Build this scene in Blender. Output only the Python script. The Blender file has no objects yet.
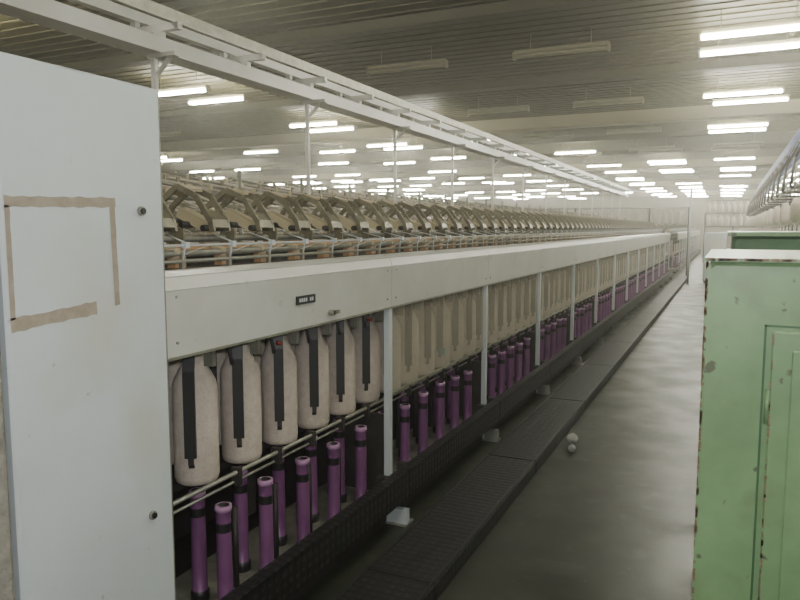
import bpy, math, random
from mathutils import Vector, Matrix
random.seed(4)
S = bpy.context.scene

# ------------------------------------------------------------ materials
def mat(name, col, rough=0.5, metal=0.0, noise=0.0, nscale=8.0, col2=None, bump=0.0, bscale=60.0, emit=None, alpha=None, spec=None):
    m = bpy.data.materials.new(name); m.use_nodes = True
    nt = m.node_tree; b = nt.nodes['Principled BSDF']
    b.inputs['Roughness'].default_value = rough
    b.inputs['Metallic'].default_value = metal
    b.inputs['Base Color'].default_value = (*col, 1)
    if spec is not None: b.inputs['Specular IOR Level'].default_value = spec
    tc = nt.nodes.new('ShaderNodeTexCoord')
    if col2 is not None:
        n = nt.nodes.new('ShaderNodeTexNoise'); n.inputs['Scale'].default_value = nscale
        n.inputs['Detail'].default_value = 6; n.inputs['Roughness'].default_value = 0.65
        nt.links.new(tc.outputs['Object'], n.inputs['Vector'])
        r = nt.nodes.new('ShaderNodeValToRGB')
        r.color_ramp.elements[0].position = 0.5 - noise; r.color_ramp.elements[1].position = 0.5 + noise
        r.color_ramp.elements[0].color = (*col2, 1); r.color_ramp.elements[1].color = (*col, 1)
        nt.links.new(n.outputs['Fac'], r.inputs['Fac'])
        nt.links.new(r.outputs['Color'], b.inputs['Base Color'])
    if bump:
        n2 = nt.nodes.new('ShaderNodeTexNoise'); n2.inputs['Scale'].default_value = bscale
        n2.inputs['Detail'].default_value = 4
        nt.links.new(tc.outputs['Object'], n2.inputs['Vector'])
        bp = nt.nodes.new('ShaderNodeBump'); bp.inputs['Strength'].default_value = bump
        bp.inputs['Distance'].default_value = 0.01
        nt.links.new(n2.outputs['Fac'], bp.inputs['Height']); nt.links.new(bp.outputs['Normal'], b.inputs['Normal'])
    if emit:
        b.inputs['Emission Color'].default_value = (*emit[0], 1); b.inputs['Emission Strength'].default_value = emit[1]
    if alpha is not None: b.inputs['Alpha'].default_value = alpha
    return m

M = {}
M['white'] = mat('painted_white_steel', (0.57,0.62,0.64), 0.45, noise=0.25, nscale=3, col2=(0.51,0.55,0.56))
M['panel'] = mat('panel_white', (0.60,0.60,0.57), 0.32, noise=0.22, nscale=2.5, col2=(0.49,0.485,0.43))
M['grey'] = mat('grey_steel', (0.32,0.315,0.26), 0.4, 0.4, noise=0.2, nscale=12, col2=(0.20,0.195,0.155))
M['dark'] = mat('dark_iron', (0.04,0.034,0.032), 0.6, noise=0.2, nscale=9, col2=(0.018,0.015,0.014))
M['black'] = mat('black_rubber', (0.012,0.012,0.013), 0.45)
M['cream'] = mat('cotton_roving', (0.56,0.49,0.42), 0.9, noise=0.15, nscale=30, col2=(0.47,0.40,0.345), bump=0.4, bscale=120)
M['purple'] = mat('purple_plastic', (0.20,0.075,0.19), 0.4, noise=0.2, nscale=5, col2=(0.14,0.05,0.135))
M['purple2'] = mat('purple_plastic_rim', (0.35,0.19,0.33), 0.4)
M['teal'] = mat('teal_plastic', (0.02,0.25,0.22), 0.4)
M['red'] = mat('red_plastic', (0.3,0.03,0.02), 0.4)
M['blue'] = mat('blue_painted_steel', (0.03,0.055,0.22), 0.45)
M['wood'] = mat('ochre_apron_band', (0.42,0.25,0.12), 0.6)
M['arm'] = mat('arm_cast_metal', (0.24,0.22,0.145), 0.45, 0.25, noise=0.2, nscale=20, col2=(0.12,0.11,0.075))
M['armpad'] = mat('arm_pad_cream', (0.46,0.39,0.25), 0.7)
M['tape'] = mat('masking_tape', (0.35,0.30,0.24), 0.8, noise=0.15, nscale=25, col2=(0.27,0.225,0.175))
M['green'] = mat('green_painted_steel', (0.225,0.37,0.19), 0.42, noise=0.22, nscale=3.5, col2=(0.155,0.265,0.135))
M['greend'] = mat('dark_green_painted_steel', (0.06,0.15,0.07), 0.5, noise=0.2, nscale=5, col2=(0.04,0.10,0.045))
M['rust'] = mat('rust_chips', (0.14,0.09,0.05), 0.8, noise=0.15, nscale=40, col2=(0.28,0.22,0.15))
M['pillar'] = mat('rough_plaster', (0.33,0.31,0.27), 0.95, noise=0.2, nscale=18, col2=(0.18,0.17,0.15), bump=1.0, bscale=40)
M['beam'] = mat('beam_paint', (0.30,0.27,0.16), 0.6)
M['beamd'] = mat('purlin_paint', (0.065,0.058,0.03), 0.6)
M['tube'] = mat('fluorescent_tube', (1,1,1), 0.3, emit=((1.0,0.98,0.82), 105))
M['tubeoff'] = mat('unlit_tube', (0.27,0.25,0.16), 0.4)
M['fix'] = mat('fixture_enamel', (0.26,0.24,0.15), 0.5)
M['wall'] = mat('wall_plaster', (0.30,0.28,0.20), 0.9, noise=0.25, nscale=1.5, col2=(0.23,0.215,0.15))
M['guard'] = mat('dusty_acrylic', (0.55,0.50,0.39), 0.3, alpha=0.25)
M['orb'] = mat('flash_orb_white', (0.40,0.40,0.38), 0.95, bump=1.0, bscale=60)  # pale colour standing in for flash glare on airborne dust
M['foot'] = mat('machine_foot_grey', (0.24,0.24,0.22), 0.6)

def add_chips(m, scale, thr, rustcol, soft=.02):
    nt = m.node_tree; b = nt.nodes['Principled BSDF']
    link = b.inputs['Base Color'].links[0]; src = link.from_socket
    tc = [n for n in nt.nodes if n.type=='TEX_COORD'][0]
    n = nt.nodes.new('ShaderNodeTexNoise'); n.inputs['Scale'].default_value = scale; n.inputs['Detail'].default_value = 8
    nt.links.new(tc.outputs['Object'], n.inputs['Vector'])
    r = nt.nodes.new('ShaderNodeValToRGB'); r.color_ramp.elements[0].position = thr; r.color_ramp.elements[1].position = thr+soft
    nt.links.new(n.outputs['Fac'], r.inputs['Fac'])
    mx = nt.nodes.new('ShaderNodeMixRGB'); mx.inputs['Color2'].default_value = (*rustcol,1)
    nt.links.new(r.outputs['Color'], mx.inputs['Fac']); nt.links.new(src, mx.inputs['Color1'])
    nt.links.new(mx.outputs['Color'], b.inputs['Base Color'])
add_chips(M['green'], 5, 0.54, (0.17,0.24,0.125), .18)
add_chips(M['green'], 14, 0.66, (0.11,0.13,0.08), .03)
add_chips(M['white'], 2.3, 0.55, (0.50,0.51,0.47), .2)
add_chips(M['white'], 25, 0.71, (0.38,0.38,0.34), .05)
add_chips(M['panel'], 18, 0.68, (0.38,0.37,0.31), .08)

def tread():
    m = bpy.data.materials.new('black_tread_plate'); m.use_nodes = True
    nt = m.node_tree; b = nt.nodes['Principled BSDF']
    tc = nt.nodes.new('ShaderNodeTexCoord'); v = nt.nodes.new('ShaderNodeTexVoronoi')
    v.inputs['Scale'].default_value = 22; v.inputs['Randomness'].default_value = 0.15
    nt.links.new(tc.outputs['Object'], v.inputs['Vector'])
    r = nt.nodes.new('ShaderNodeValToRGB'); r.color_ramp.elements[0].position = 0.22; r.color_ramp.elements[1].position = 0.3
    r.color_ramp.elements[0].color = (0.034,0.032,0.03,1); r.color_ramp.elements[1].color = (0.009,0.009,0.009,1)
    nt.links.new(v.outputs['Distance'], r.inputs['Fac']); nt.links.new(r.outputs['Color'], b.inputs['Base Color'])
    bp = nt.nodes.new('ShaderNodeBump'); bp.inputs['Strength'].default_value = 0.6; bp.inputs['Distance'].default_value = 0.006; bp.invert = True
    nt.links.new(v.outputs['Distance'], bp.inputs['Height']); nt.links.new(bp.outputs['Normal'], b.inputs['Normal'])
    b.inputs['Roughness'].default_value = 0.5; b.inputs['Specular IOR Level'].default_value = .35
    return m
M['tread'] = tread()

def floor_mat():
    m = mat('worn_stone_floor', (0.034,0.038,0.025), 0.4, noise=0.22, nscale=1.4, col2=(0.018,0.021,0.014), bump=0.06, bscale=14)
    nt = m.node_tree; b = nt.nodes['Principled BSDF']
    tc = [n for n in nt.nodes if n.type=='TEX_COORD'][0]
    n = nt.nodes.new('ShaderNodeTexNoise'); n.inputs['Scale'].default_value = 2.4; n.inputs['Detail'].default_value = 9
    nt.links.new(tc.outputs['Object'], n.inputs['Vector'])
    r = nt.nodes.new('ShaderNodeMapRange'); r.inputs['From Min'].default_value=.35; r.inputs['From Max'].default_value=.65
    r.inputs['To Min'].default_value = 0.32; r.inputs['To Max'].default_value = 0.48
    nt.links.new(n.outputs['Fac'], r.inputs['Value']); nt.links.new(r.outputs['Result'], b.inputs['Roughness'])
    b.inputs['Specular IOR Level'].default_value=.32
    add_chips(m, 7, 0.58, (0.05,0.052,0.036), .15)
    add_chips(m, 30, 0.71, (0.12,0.12,0.095), .05)
    return m
M['floor'] = floor_mat()
M['ceil'] = mat('ceiling_olive_board', (0.078,0.069,0.030), 0.6, noise=0.25, nscale=1.2, col2=(0.055,0.048,0.021))

# ------------------------------------------------------------ mesh builder
class MB:
    def __init__(s): s.v=[]; s.f=[]; s.m=[]; s.sm=[]; s.mats=[]; s.xf=None
    def mi(s,k):
        if k not in s.mats: s.mats.append(k)
        return s.mats.index(k)
    def box(s,x0,x1,y0,y1,z0,z1,k):
        i=len(s.v); s.v += [(x,y,z) for z in (z0,z1) for y in (y0,y1) for x in (x0,x1)]
        for q in ((0,2,3,1),(4,5,7,6),(0,1,5,4),(2,6,7,3),(0,4,6,2),(1,3,7,5)):
            s.f.append(tuple(i+a for a in q)); s.m.append(s.mi(k)); s.sm.append(False)
    def bbox(s,x0,x1,y0,y1,z0,z1,k,c=0.01):
        i=len(s.v)
        def ring(y,ins):
            a,b_,d,e=x0+ins,x1-ins,z0+ins,z1-ins
            return [(a+c,y,d),(b_-c,y,d),(b_,y,d+c),(b_,y,e-c),(b_-c,y,e),(a+c,y,e),(a,y,e-c),(a,y,d+c)]
        rings=[ring(y0,c),ring(y0+c,0),ring(y1-c,0),ring(y1,c)]
        for r in rings: s.v+=r
        for j in range(3):
            for a in range(8):
                b2=(a+1)%8
                s.f.append((i+j*8+a,i+j*8+b2,i+(j+1)*8+b2,i+(j+1)*8+a)[::-1]); s.m.append(s.mi(k)); s.sm.append(False)
        s.f.append(tuple(i+a for a in range(8))); s.m.append(s.mi(k)); s.sm.append(False)
        s.f.append(tuple(i+24+a for a in range(7,-1,-1))); s.m.append(s.mi(k)); s.sm.append(False)
    def cyl(s,p,q,r,k,n=8,r2=None):
        p=Vector(p); q=Vector(q); d=(q-p).normalized(); r2 = r if r2 is None else r2
        u=d.orthogonal().normalized(); w=d.cross(u); i=len(s.v)
        for c,rr in ((p,r),(q,r2)):
            for a in range(n):
                t=2*math.pi*a/n; s.v.append(tuple(c+u*math.cos(t)*rr+w*math.sin(t)*rr))
        for a in range(n):
            b=(a+1)%n; s.f.append((i+a,i+b,i+n+b,i+n+a)); s.m.append(s.mi(k)); s.sm.append(True)
        s.f.append(tuple(i+a for a in range(n-1,-1,-1))); s.m.append(s.mi(k)); s.sm.append(False)
        s.f.append(tuple(i+n+a for a in range(n))); s.m.append(s.mi(k)); s.sm.append(False)
    def path(s,pts,r,k,n=6):
        for a,b in zip(pts[:-1],pts[1:]): s.cyl(a,b,r,k,n)
    def lathe(s,cx,cy,prof,n=14):
        i=len(s.v); L=len(prof)
        for r,z,_ in prof:
            for a in range(n):
                t=2*math.pi*a/n; s.v.append((cx+r*math.cos(t),cy+r*math.sin(t),z))
        for j in range(L-1):
            for a in range(n):
                b=(a+1)%n
                s.f.append((i+j*n+a,i+j*n+b,i+(j+1)*n+b,i+(j+1)*n+a)); s.m.append(s.mi(prof[j][2])); s.sm.append(True)
        s.f.append(tuple(i+a for a in range(n-1,-1,-1))); s.m.append(s.mi(prof[0][2])); s.sm.append(False)
        s.f.append(tuple(i+(L-1)*n+a for a in range(n))); s.m.append(s.mi(prof[-1][2])); s.sm.append(False)
    def strip(s,pts,y0,y1,th,k):
        for (xa,za),(xb,zb) in zip(pts[:-1],pts[1:]):
            d=Vector((xb-xa,zb-za)).normalized(); nx,nz=-d.y*th/2,d.x*th/2
            i=len(s.v)
            for y in (y0,y1):
                s.v += [(xa+nx,y,za+nz),(xb+nx,y,zb+nz),(xb-nx,y,zb-nz),(xa-nx,y,za-nz)]
            for q in ((0,1,2,3),(7,6,5,4),(0,4,5,1),(1,5,6,2),(2,6,7,3),(3,7,4,0)):
                s.f.append(tuple(i+a for a in q)); s.m.append(s.mi(k)); s.sm.append(False)
    def rot_from(s,i0,cx,cy,ang):
        c,sn=math.cos(ang),math.sin(ang)
        for i in range(i0,len(s.v)):
            x,y,z=s.v[i]; x-=cx; y-=cy
            s.v[i]=(cx+x*c-y*sn, cy+x*sn+y*c, z)
    def make(s,name,parent=None,loc=(0,0,0)):
        me=bpy.data.meshes.new(name); me.from_pydata(s.v,[],s.f)
        for k in s.mats: me.materials.append(M[k])
        me.polygons.foreach_set('material_index',s.m); me.polygons.foreach_set('use_smooth',s.sm)
        me.update(); o=bpy.data.objects.new(name,me); S.collection.objects.link(o); o.location=loc
        if parent: o.parent=parent
        return o
def empty(name,loc=(0,0,0)):
    e=bpy.data.objects.new(name,None); S.collection.objects.link(e); e.location=loc; e.empty_display_size=.3; return e

# ------------------------------------------------------------ room
RX0,RX1,RY0,RY1,CH = -24.0, 9.0, -4.0, 62.0, 4.2
b=MB(); b.box(RX0,RX1,RY0,RY1,-0.1,0,'floor'); b.make('floor')
b=MB(); b.box(RX0,RX1,RY0,RY1,CH,CH+.1,'ceil')
y=RY0+.2
while y<RY1-.2:
    b.box(RX0,RX1,y,y+.03,CH-.015,CH,'ceil'); y+=.25
b.make('ceiling')
b=MB(); b.box(RX0-.1,RX0,RY0,RY1,0,CH,'wall'); b.make('wall_left')
b=MB(); b.box(RX1,RX1+.1,RY0,RY1,0,CH,'wall'); b.make('wall_right')
b=MB(); b.box(RX0,RX1,RY1,RY1+.1,0,CH,'wall'); b.make('wall_far')
b=MB(); b.box(RX0,RX1,RY0-.1,RY0,0,CH,'wall'); b.make('wall_near')
for i,yy in enumerate((16.6,29.2,41.8,54.0)):
    b=MB()
    b.box(RX0,RX1,yy-.11,yy+.11,CH-.26,CH-.015,'beam'); b.box(RX0,RX1,yy-.20,yy+.20,CH-.29,CH-.26,'beam')
    b.make('ceiling_beam')
for yy in (8.1,12.2,20.6,24.8,33.2,37.4,46,50):
    b=MB(); b.box(RX0,RX1,yy-.05,yy+.05,CH-.14,CH-.015,'beamd'); b.box(RX0,RX1,yy-.10,yy+.10,CH-.155,CH-.14,'beamd')
    b.make('ceiling_purlin')

# ------------------------------------------------------------ fluorescent fixtures
def fixture_mesh(lit):
    b=MB(); t='tube' if lit else 'tubeoff'
    b.box(-.62,.62,-.03,.03,.03,.07,'fix')
    b.box(-.64,-.61,-.05,.05,-.045,.05,'fix'); b.box(.61,.64,-.05,.05,-.045,.05,'fix')
    b.cyl((-.61,-.04,-.01),(.61,-.04,-.01),.022,t,8)
    b.cyl((-.61,.04,-.01),(.61,.04,-.01),.022,t,8)
    b.cyl((-.4,0,.07),(-.4,0,.28),.006,'fix',5); b.cyl((.4,0,.07),(.4,0,.28),.006,'fix',5)
    o=b.make('fluorescent_light_fixture'); return o
lit_o=fixture_mesh(True); off_o=fixture_mesh(False)
lit_me, off_me = lit_o.data, off_o.data
bpy.data.objects.remove(lit_o); bpy.data.objects.remove(off_o)
cols=[.15+2.2*i for i in range(-10,4)]
rows=[-2.4,1.8,6.0]+[10.0+4.2*i for i in range(0,12)]
for r,yy in enumerate(rows):
    for x in cols:
        for dy in (-.45,.45):
            near = yy<9
            if near: on = x>-10 and abs(x-.15)>-1 and (int(round((x-.15)/2.2))%2==0)
            elif yy<15: on = x>-1 or (x<-8 and x>-10) or (x<-6 and x>-8 and yy>12 and dy>0)
            elif yy<20: on = (x>-1) or (-10.5<x<-8) or (x<-5 and random.random()<.25)
            elif x>-5: on = random.random()<.75
            else: on = random.random()<.42
            if near and dy>0: continue
            if not near and yy<20 and not on and dy>0: continue
            if not on and x<-5 and random.random()<.5: continue
            o=bpy.data.objects.new('fluorescent_light_fixture', lit_me if on else off_me)
            S.collection.objects.link(o); o.location=(x+random.uniform(-.12,.12),yy+dy,CH-.28)

# ------------------------------------------------------------ roving frame
Y0=1.67; SEC=1.65; NS=13; YE=Y0+SEC*NS; G=SEC/6
def roving_frame():
    root=empty('roving_frame')
    b=MB()
    for k in range(NS):
        a=Y0+k*SEC+.002; c=Y0+(k+1)*SEC-.002
        b.strip([(-1.605,1.18),(-1.60,1.40),(-1.612,1.44),(-1.65,1.453),(-1.74,1.45)],a,c,.012,'panel')
        b.box(-1.62,-1.597,a,c,1.176,1.186,'grey')
        for yy in (a+.05,c-.05):
            for zz in (1.23,1.38):
                b.cyl((-1.60,yy,zz),(-1.592,yy,zz),.005,'grey',6)
    b.make('front_fascia',root)
    b=MB()
    b.box(-1.60,-1.588,2.41,2.55,1.285,1.32,'black')
    for i in range(7):
        if i==4: continue
        b.box(-1.588,-1.5865,2.425+i*.016,2.435+i*.016,1.295,1.31,'white')
    b.cyl((-1.61,2.68,1.225),(-1.57,2.68,1.225),.012,'grey',8); b.box(-1.585,-1.57,2.67,2.73,1.218,1.233,'grey')
    b.make('name_plate_and_latch',root)
    b=MB()
    b.box(-2.42,-2.38,Y0,YE,.08,1.42,'dark')
    b.box(-2.4,-1.74,Y0,YE,1.34,1.36,'dark')
    b.box(-2.0,-1.60,Y0,YE,.13,.165,'grey'); b.box(-2.0,-1.98,Y0,YE,.0,.13,'dark')
    b.box(-2.38,-1.62,Y0,YE,.0,.05,'dark')
    b.cyl((-1.715,Y0,.642),(-1.715,YE,.642),.009,'grey',6)
    b.cyl((-1.73,Y0,.60),(-1.73,YE,.60),.006,'grey',6)
    b.box(-2.2,-1.86,Y0,YE,.60,.63,'dark')
    b.cyl((-1.72,Y0,1.165),(-1.72,YE,1.165),.014,'grey',8)
    for k in range(1,NS+1):
        yy=Y0+k*SEC
        b.box(-1.635,-1.602,yy-.018,yy+.018,.0,1.19,'white')
        b.box(-1.602,-1.50,yy-.018,yy+.018,.0,.09,'foot' if k>1 else 'white')
        b.box(-1.635,-1.50,yy-.03,yy+.07,.0,.010,'foot')
        b.box(-2.38,-1.64,yy-.012,yy+.012,.05,.6,'dark')
    b.make('machine_frame',root)
    b=MB()
    for k in range(NS):
        a=Y0+k*SEC+.004; c=Y0+(k+1)*SEC-.004
        b.box(-1.505,-1.49,a,c,.165,.305,'tread')
        b.box(-1.55,-1.49,a,c,.300,.312,'tread')
        b.box(-1.55,-1.505,a,c,.165,.175,'tread')
        b.box(-1.62,-1.55,a+.1,a+.14,.26,.30,'dark'); b.box(-1.62,-1.55,c-.14,c-.1,.26,.30,'dark')
    b.make('kick_rail',root)
    b=MB()
    for k in range(1,NS):
        a=Y0+k*SEC+.03; c=Y0+(k+1)*SEC-.03
        b.box(-1.625,-1.621,a,c,.71,1.18,'guard')
        b.box(-1.63,-1.618,a,c,.70,.71,'grey')
    b.make('acrylic_guards',root)
    bb=MB(); fl=MB(); tb=MB(); br=MB()
    for k in range(NS*6):
        yy=Y0+.355+k*(G-.001)
        if yy>YE-.05: break
        far = k>30; n=9 if far else 20
        for row,(bx,off) in enumerate(((-1.80,0),(-2.06,G/2))):
            y2=yy+off
            j=random.uniform(-.004,.004)
            bb.lathe(bx,y2,[(.066,.640,'cream'),(.078,.648,'cream'),(.083+j,.668,'cream'),(.084+j,.85,'cream'),(.083+j,1.005,'cream'),(.078+j,1.03,'cream'),(.050,1.085,'cream'),(.042,1.10,'cream'),(.040,1.16,'cream'),(.03,1.165,'purple'),(.027,1.20,'purple')],n)
            if row==0 or not far:
                i0=len(fl.v)
                pts=[(bx,1.23),(bx+.04,1.22),(bx+.08,1.16),(bx+.100,1.08),(bx+.102,.76)]
                fl.strip(pts,y2-.021,y2+.021,.014,'black')
                fl.strip([(bx,1.23),(bx-.05,1.20),(bx-.097,1.08),(bx-.102,.80)],y2-.012,y2+.012,.012,'black')
                fl.strip([(bx+.102,.77),(bx+.10,.735),(bx+.088,.72)],y2-.010,y2+.010,.008,'dark')
                fl.cyl((bx,y2,1.20),(bx,y2,1.33),.018,'grey',8)
                fl.rot_from(i0,bx,y2,math.radians(-55)+random.uniform(-.12,.12))
        for tx,dy,top in ((-1.66,-.035,.585),(-1.80,-.01,.60)):
            ty=yy+dy+random.uniform(-.012,.012); nn=8 if far else 14
            t=top+random.uniform(-.015,.015)
            tb.lathe(tx,ty,[(.036,.165,'black'),(.036,.20,'black'),(.030,.205,'purple'),(.0295,.30,'purple'),(.0285,t-.10,'black'),(.0285,t-.065,'purple'),(.0285,t-.022,'purple2'),(.032,t-.018,'purple2'),(.032,t,'purple2'),(.022,t+.001,'black'),(.020,t-.03,'black')],nn)
        br.box(-1.71,-1.67,yy-.05,yy-.03,1.10,1.18,'grey')
        br.cyl((-1.72,yy+.10,1.17),(-1.70,yy+.10,1.08),.008,'dark',5)
        br.cyl((-1.68,yy-.10,1.19),(-1.74,yy+.02,1.11),.006,'grey',5)
        if k%13==8: br.box(-1.70,-1.68,yy+.07,yy+.10,.76,.80,'teal')
        if k%3==1: br.cyl((-1.70,yy+.12,1.12),(-1.68,yy+.12,1.12),.009,'red',8)
        br.box(-1.74,-1.70,yy+.125,yy+.145,.59,.66,'dark')
        br.cyl((-1.73,yy+.13,.165),(-1.73,yy+.13,.50),.012,'dark',6)
        br.cyl((-1.90,yy+.11,.165),(-1.90,yy+.11,.55),.02,'dark',6)
        if k%4==1: br.box(-1.9,-1.84,yy+.08,yy+.14,.35,.55,'dark')
    bb.make('roving_bobbins',root); fl.make('flyers',root); tb.make('empty_purple_tubes',root); br.make('bobbin_rail_brackets',root)
    # drafting zone
    b=MB()
    b.box(-1.98,-1.80,Y0,YE,1.435,1.445,'dark')
    b.cyl((-1.86,Y0,1.475),(-1.86,YE,1.475),.008,'grey',8)
    b.cyl((-1.95,Y0,1.50),(-1.95,YE,1.50),.014,'grey',8)
    b.box(-2.03,-2.00,Y0,YE,1.50,1.535,'wood')
    b.box(-2.30,-2.04,Y0,YE,1.36,1.48,'dark')
    b.cyl((-2.10,Y0,1.555),(-2.10,YE,1.555),.014,'grey',8)
    b.cyl((-2.36,Y0,1.64),(-2.36,YE,1.64),.018,'grey',8)
    b.cyl((-1.84,Y0,1.535),(-1.84,YE,1.535),.004,'white',6)
    for k in range(NS*6):
        yy=Y0+.1+k*G
        b.box(-1.868,-1.852,yy-.008,yy+.008,1.445,1.50,'grey')
        b.cyl((-1.84,yy,1.545),(-1.86,yy,1.46),.004,'white',5)
        b.box(-1.85,-1.83,yy-.012,yy+.012,1.525,1.548,'white')
        b.cyl((-1.84,yy,1.545),(-2.0,yy+.07,1.575),.003,'white',5)
        b.cyl((-1.84,yy+.137,1.535),(-1.93,yy+.02,1.48),.003,'cream',5)
        b.cyl((-1.93,yy+.06,1.51),(-2.06,yy+.06,1.53),.012,'armpad',6)
        b.box(-1.97,-1.93,yy+.04,yy+.10,1.445,1.49,'wood')
    b.make('roving_guides',root)
    b=MB(); GA=SEC/5
    for k in range(NS*5):
        yy=Y0+.10+k*GA; w=.05
        for s_ in (-w,w):
            b.strip([(-1.99,1.585),(-2.0,1.63),(-2.08,1.74),(-2.18,1.78),(-2.30,1.70),(-2.34,1.64)],yy+s_-.006,yy+s_+.006,.026,'arm')
        b.strip([(-1.985,1.60),(-2.0,1.635),(-2.035,1.67)],yy-w,yy+w,.014,'arm')
        b.strip([(-2.12,1.765),(-2.18,1.785),(-2.24,1.75)],yy-w,yy+w,.012,'armpad')
        b.strip([(-2.04,1.60),(-2.20,1.67)],yy-.032,yy+.032,.045,'armpad')
        for xx,zz in ((-2.02,1.60),(-2.14,1.615),(-2.26,1.635)):
            b.cyl((xx,yy-w-.03,zz),(xx,yy+w+.03,zz),.014,'black',8)
        b.box(-2.12,-2.04,yy+.155,yy+.165,1.48,1.60,'arm')
    b.make('drafting_arms',root)
    # creel
    b=MB()
    nc=int((YE-Y0)/.825)
    LV=((-2.65,1.76),(-2.95,1.82),(-3.25,1.88),(-3.6,1.93),(-3.95,1.98))
    for i,(x,z) in enumerate(LV):
        b.cyl((x,Y0,z),(x,YE,z),.014,'grey',6)
        b.box(x-.015,x+.015,Y0,YE,z-.09,z-.07,'arm')
    for k in range(nc+1):
        yy=Y0+.05+k*.825
        b.path([(-2.5,yy,1.42),(-2.5,yy,1.74),(-4.0,yy,2.04)],.010,'grey',6)
        for x in (-3.25,-3.95):
            b.cyl((x,yy,0),(x,yy,2.02),.014,'grey',6)
        b.cyl((-3.25,yy,1.5),(-3.95,yy,1.5),.01,'grey',5)
    for k in range(int((YE-Y0)/.22)):
        yy=Y0+.05+k*.22
        for i,(x,z) in enumerate(LV):
            b.box(x-.006,x+.006,yy-.012+i*.04,yy+.012+i*.04,z,z+.05,'armpad' if (k+i)%2 else 'arm')
        b.cyl((-2.65,yy,1.78),(-2.33,yy,1.66),.007,'cream',4)
        if k%2==0: b.cyl((-3.95,yy+.05,2.01),(-2.65,yy+.05,1.79),.009,'cream',4)
        if k%3==0: b.cyl((-3.97,yy,2.0),(-3.99,yy,1.1),.009,'cream',4)
    b.make('creel',root)
    b=MB()
    for r,x in enumerate((-2.80,-3.52)):
        yy=Y0+.4
        while yy<YE-.3:
            b.lathe(x,yy,[(.2,.0,'grey'),(.21,.03,'white'),(.21,1.0,'white'),(.2,1.02,'cream'),(.15,1.10,'cream'),(.04,1.11,'cream')],12); yy+=.47
    b.make('sliver_cans',root)
    return root
rf=roving_frame()

b=MB()
b.bbox(-2.6,-1.58,1.125,1.665,0.06,2.018,'white',.008)
b.box(-2.58,-1.60,1.14,1.65,0,.06,'dark')
b.box(-1.581,-1.5785,1.655,1.659,.08,2.0,'grey')
for z in (1.650,.715):
    b.cyl((-1.58,1.57,z),(-1.572,1.57,z),.014,'grey',12); b.cyl((-1.572,1.57,z),(-1.566,1.57,z),.009,'black',8)
hs=b.make('headstock_cabinet',rf)
b=MB()
def tp(pts):
    i=len(b.v); b.v += [(-1.5788,y,z) for y,z in pts]; b.f.append(tuple(range(i,i+len(pts)))); b.m.append(b.mi('tape')); b.sm.append(False)
def tpb(y0,z0,y1,z1,w):
    d=Vector((y1-y0,z1-z0)).normalized(); nx,nz=-d.y*w/2,d.x*w/2
    N=14; up=[];dn=[]
    for i in range(N+1):
        t=i/N; yy=y0+(y1-y0)*t; zz=z0+(z1-z0)*t; j=random.uniform(-.003,.003)
        up.append((yy+nx+j*.3,zz+nz+j)); dn.append((yy-nx,zz-nz-j))
    tp(up+dn[::-1])
tpb(1.135,1.664,1.475,1.672,.028)
tpb(1.462,1.66,1.468,1.38,.019)
tpb(1.135,1.362,1.395,1.380,.034)
tpb(1.142,1.655,1.142,1.375,.014)
b.make('masking_tape_outline',rf)

def dup(root,dx,dy,skip=()):
    r=empty('roving_frame',(dx,dy,0))
    for c in root.children:
        if c.name.split('.')[0] in skip: continue
        o=bpy.data.objects.new(c.name,c.data); S.collection.objects.link(o); o.parent=r
    return r
sk=('masking_tape_outline','name_plate_and_latch')
sk2=sk+('headstock_cabinet',)
for dx in (-4.6,-9.2,-13.8,-18.4): dup(rf,dx,0,sk)
for dx in (0,-4.6,-9.2,-13.8,-18.4): dup(rf,dx,25,sk2)

# ------------------------------------------------------------ overhead cleaner track
b=MB(); TX=-3.12
b.box(TX-.05,TX+.05,.2,24.5,2.64,2.72,'panel')
b.box(TX-.08,TX+.08,.2,24.5,2.62,2.64,'panel')
b.box(TX-.22,TX-.16,.2,24.5,2.84,2.90,'panel')
b.box(TX+.10,TX+.13,.2,24.5,2.80,2.87,'grey')
yy=1.65
while yy<24.5:
    b.box(TX-.24,TX+.16,yy-.02,yy+.02,2.76,2.80,'panel')
    b.box(TX-.03,TX+.03,yy-.02,yy+.02,2.72,2.76,'panel')
    b.box(TX-.21,TX-.17,yy-.02,yy+.02,2.80,2.84,'panel')
    yy+=.825
for k in range(14):
    yy=3.25 if k==0 else 3.27+1.65*(k-1)
    if k==1: continue
    b.box(TX-.014,TX+.014,yy-.014,yy+.014,0.0,2.62,'panel')
    b.box(TX-.03,TX+.18,yy-.025,yy+.025,2.595,2.62,'panel')
    b.strip([(TX+.02,2.50),(TX+.13,2.60)],yy-.012,yy+.012,.016,'panel')
b.make('overhead_cleaner_track')

# ------------------------------------------------------------ walkway duct cover
b=MB()
for k in range(NS):
    a=.9+k*1.75; c=a+1.745
    b.bbox(-1.405,-1.07,a,c,.0,.085,'tread',.006)
    b.box(-1.40,-1.385,a,c,.085,.092,'black'); b.box(-1.09,-1.075,a,c,.085,.092,'black')
b.make('walkway_duct_cover')

b=MB(); b.bbox(-2.05,-1.57,.60,1.112,0,CH-.016,'pillar',.02); b.make('pillar')

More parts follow.
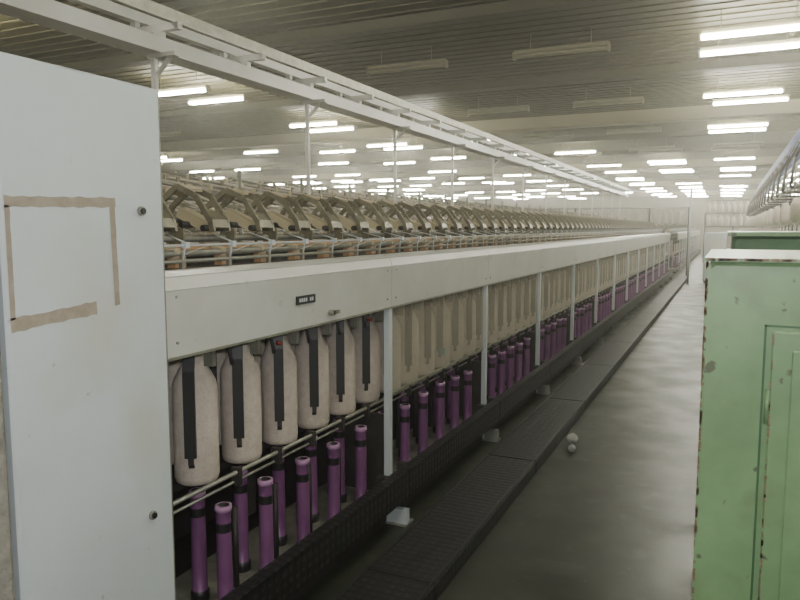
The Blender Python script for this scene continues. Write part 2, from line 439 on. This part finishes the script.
# ------------------------------------------------------------ green cabinet right foreground
root=empty('green_machine_cabinet')
b=MB(); GY=2.2; GX=-.052
b.bbox(GX,1.4,GY,GY+.9,.0,1.505,'green',.012)
b.box(GX-.006,1.41,GY-.008,GY+.91,1.505,1.515,'green')
b.box(GX,GX+.012,GY-.004,GY,.0,1.50,'green')
b.make('cabinet_body',root)
b=MB(); DX=.125
b.bbox(DX,.75,GY-.022,GY-.001,.16,1.315,'green',.004)
b.bbox(DX+.05,.70,GY-.030,GY-.022,.21,1.265,'green',.003)
b.box(DX-.02,DX-.014,GY-.002,GY,.14,1.33,'greend'); b.box(DX-.02,.77,GY-.002,GY,1.324,1.33,'greend')
for z in (.4,1.1): b.cyl((DX-.004,GY-.014,z-.05),(DX-.004,GY-.014,z+.05),.007,'green',8)
b.make('cabinet_door',root)
b=MB()
for i in range(110):
    z=random.uniform(.1,1.49); w=random.uniform(.002,.008); h=random.uniform(.003,.025)
    b.box(GX-.0008,GX+w,GY-.0046,GY-.0035,z,z+h,'rust')
for i in range(60):
    x=random.uniform(GX,.7); b.box(x,x+random.uniform(.005,.03),GY-.0092,GY-.0078,1.507,1.5155,'rust')
for i in range(50):
    z=random.uniform(.2,1.3); b.box(DX-.0005,DX+random.uniform(.002,.006),GY-.0228,GY-.021,z,z+random.uniform(.005,.03),'rust')
b.make('rust_chips',root)

root=empty('green_spinning_machine')
b=MB()
b.bbox(.02,1.3,3.9,5.2,0,1.56,'greend',.015)
b.box(0.0,1.32,3.88,5.22,1.56,1.58,'green')
b.bbox(.12,1.25,5.2,21.0,0,1.42,'greend',.02)
b.make('machine_body',root)
b=MB()
yy=5.4
while yy<20.8:
    b.lathe(.3,yy,[(.02,1.42,'grey'),(.03,1.45,'cream'),(.035,1.55,'cream'),(.02,1.60,'cream')],8)
    b.box(.1,.12,yy-.02,yy+.02,.3,1.35,'green'); yy+=.3
b.make('spindles',root)
b=MB()
for i in range(7):
    x=.80+i*.05; z=2.50+i*.14
    b.cyl((x,5.5,z),(x,34,z),.026 if i%2 else .036,'blue',8)
    if i%2: b.box(x+.03,x+.05,5.5,34,z+.06,z+.08,'armpad')
b.box(.74,.78,5.5,34,2.38,2.42,'blue'); b.box(.74,.77,5.5,34,2.22,2.25,'arm')
for x in (.75,1.05,1.4): b.cyl((x,5.5,2.12),(x,34,2.12),.012,'grey',6)
yy=6
while yy<34:
    b.path([(1.7,yy,0),(1.7,yy,3.5),(1.15,yy,3.4),(.74,yy,2.5),(.70,yy,2.12),(1.7,yy,2.12)],.02,'dark',6); yy+=1.45
b.make('overhead_creel',root)
b=MB()
yy=6.2; q=0
while yy<34:
    x=(.75,1.4,1.05)[q%3]; q+=1
    b.cyl((x,yy,2.12),(x,yy,1.97),.006,'dark',4)
    b.lathe(x,yy,[(.03,1.66,'cream'),(.065,1.70,'cream'),(.067,1.88,'cream'),(.03,1.97,'cream')],10)
    yy+=.62
b.make('hanging_roving_bobbins',root)

b=MB(); b.bbox(-.62,-.02,22.4,23.2,.05,1.47,'white',.02); b.box(-.60,-.04,22.42,23.18,0,.05,'dark')
b.box(-.55,-.1,22.39,22.4,.3,1.3,'panel'); b.box(-.14,-.11,22.37,22.39,.75,.85,'black'); b.make('control_cabinet')
b=MB(); b.cyl((-.98,21.5,0),(-.98,21.5,2.7),.03,'white',10); b.cyl((-.98,21.5,0),(-.98,21.5,.02),.06,'white',10)
b.box(-1.0,-.96,21.3,21.7,2.66,2.72,'white'); b.make('signal_post')
for (ry,xa,xb_) in ((25.4,-6.2,-1.2),(36,-1.0,5.0)):
    b=MB()
    for z in (1.66,2.28): b.cyl((xa,ry,z),(xb_,ry,z),.03,'grey',6)
    n=int((xb_-xa)/1.2)
    for i in range(n+1):
        x=xa+(xb_-xa)*i/n; b.cyl((x,ry,0),(x,ry,2.3),.035,'dark',6)
    x=xa+.15
    while x<xb_:
        for zz in ((0,) if ry<30 else (0,.62)):
            b.lathe(x,ry,[(.05,1.70+zz,'cream'),(.09,1.74+zz,'cream'),(.09,2.05+zz,'cream'),(.04,2.12+zz,'cream'),(.01,2.24+zz,'cream')],8)
        x+=.25+random.uniform(-.02,.05)
    if ry>30: b.cyl((xa,ry,2.88),(xb_,ry,2.88),.03,'grey',6)
    b.make('bobbin_storage_rack')

import bmesh
for (x,y_,r) in ((-.985,5.15,.045),(-.95,4.95,.03)):  # solid blobs added in place of flash-lit dust orbs
    bm=bmesh.new(); bmesh.ops.create_icosphere(bm,subdivisions=3,radius=r)
    for v in bm.verts:
        n=1+.18*math.sin(v.co.x*90+1)*math.cos(v.co.y*80)+random.uniform(-.06,.06); v.co*=n; v.co.z*=.8
    me=bpy.data.meshes.new('orb'); bm.to_mesh(me); bm.free(); me.materials.append(M['orb'])
    for p in me.polygons: p.use_smooth=True
    o=bpy.data.objects.new('flash_orb_standin',me); S.collection.objects.link(o)
    o.location=(x,y_,-min(v.co.z for v in me.vertices))

# ------------------------------------------------------------ lights / hazy mill air
w=bpy.data.worlds.new('World'); S.world=w; w.use_nodes=True
nt=w.node_tree
nt.nodes['Background'].inputs[0].default_value=(.65,.63,.55,1); nt.nodes['Background'].inputs[1].default_value=.2
vs=nt.nodes.new('ShaderNodeVolumeScatter'); vs.inputs['Density'].default_value=.008; vs.inputs['Anisotropy'].default_value=.8
vs.inputs['Color'].default_value=(1,.98,.88,1)
nt.links.new(vs.outputs[0], nt.nodes['World Output'].inputs['Volume'])
fl=bpy.data.lights.new('camera_flash','AREA'); fl.energy=27; fl.size=.06; fl.color=(.96,.98,1)
fo=bpy.data.objects.new('camera_flash',fl); S.collection.objects.link(fo); fo.location=(.02,-.03,1.67)
fo.rotation_euler=(math.radians(86),0,math.radians(22))

cd=bpy.data.cameras.new('camera'); co=bpy.data.objects.new('camera',cd); S.collection.objects.link(co)
cd.sensor_width=36; cd.lens=700/800*36; cd.clip_start=.02; cd.clip_end=200
co.location=(0,0,1.6); co.rotation_euler=(math.radians(90-5.87),0,math.radians(25))
S.camera=co
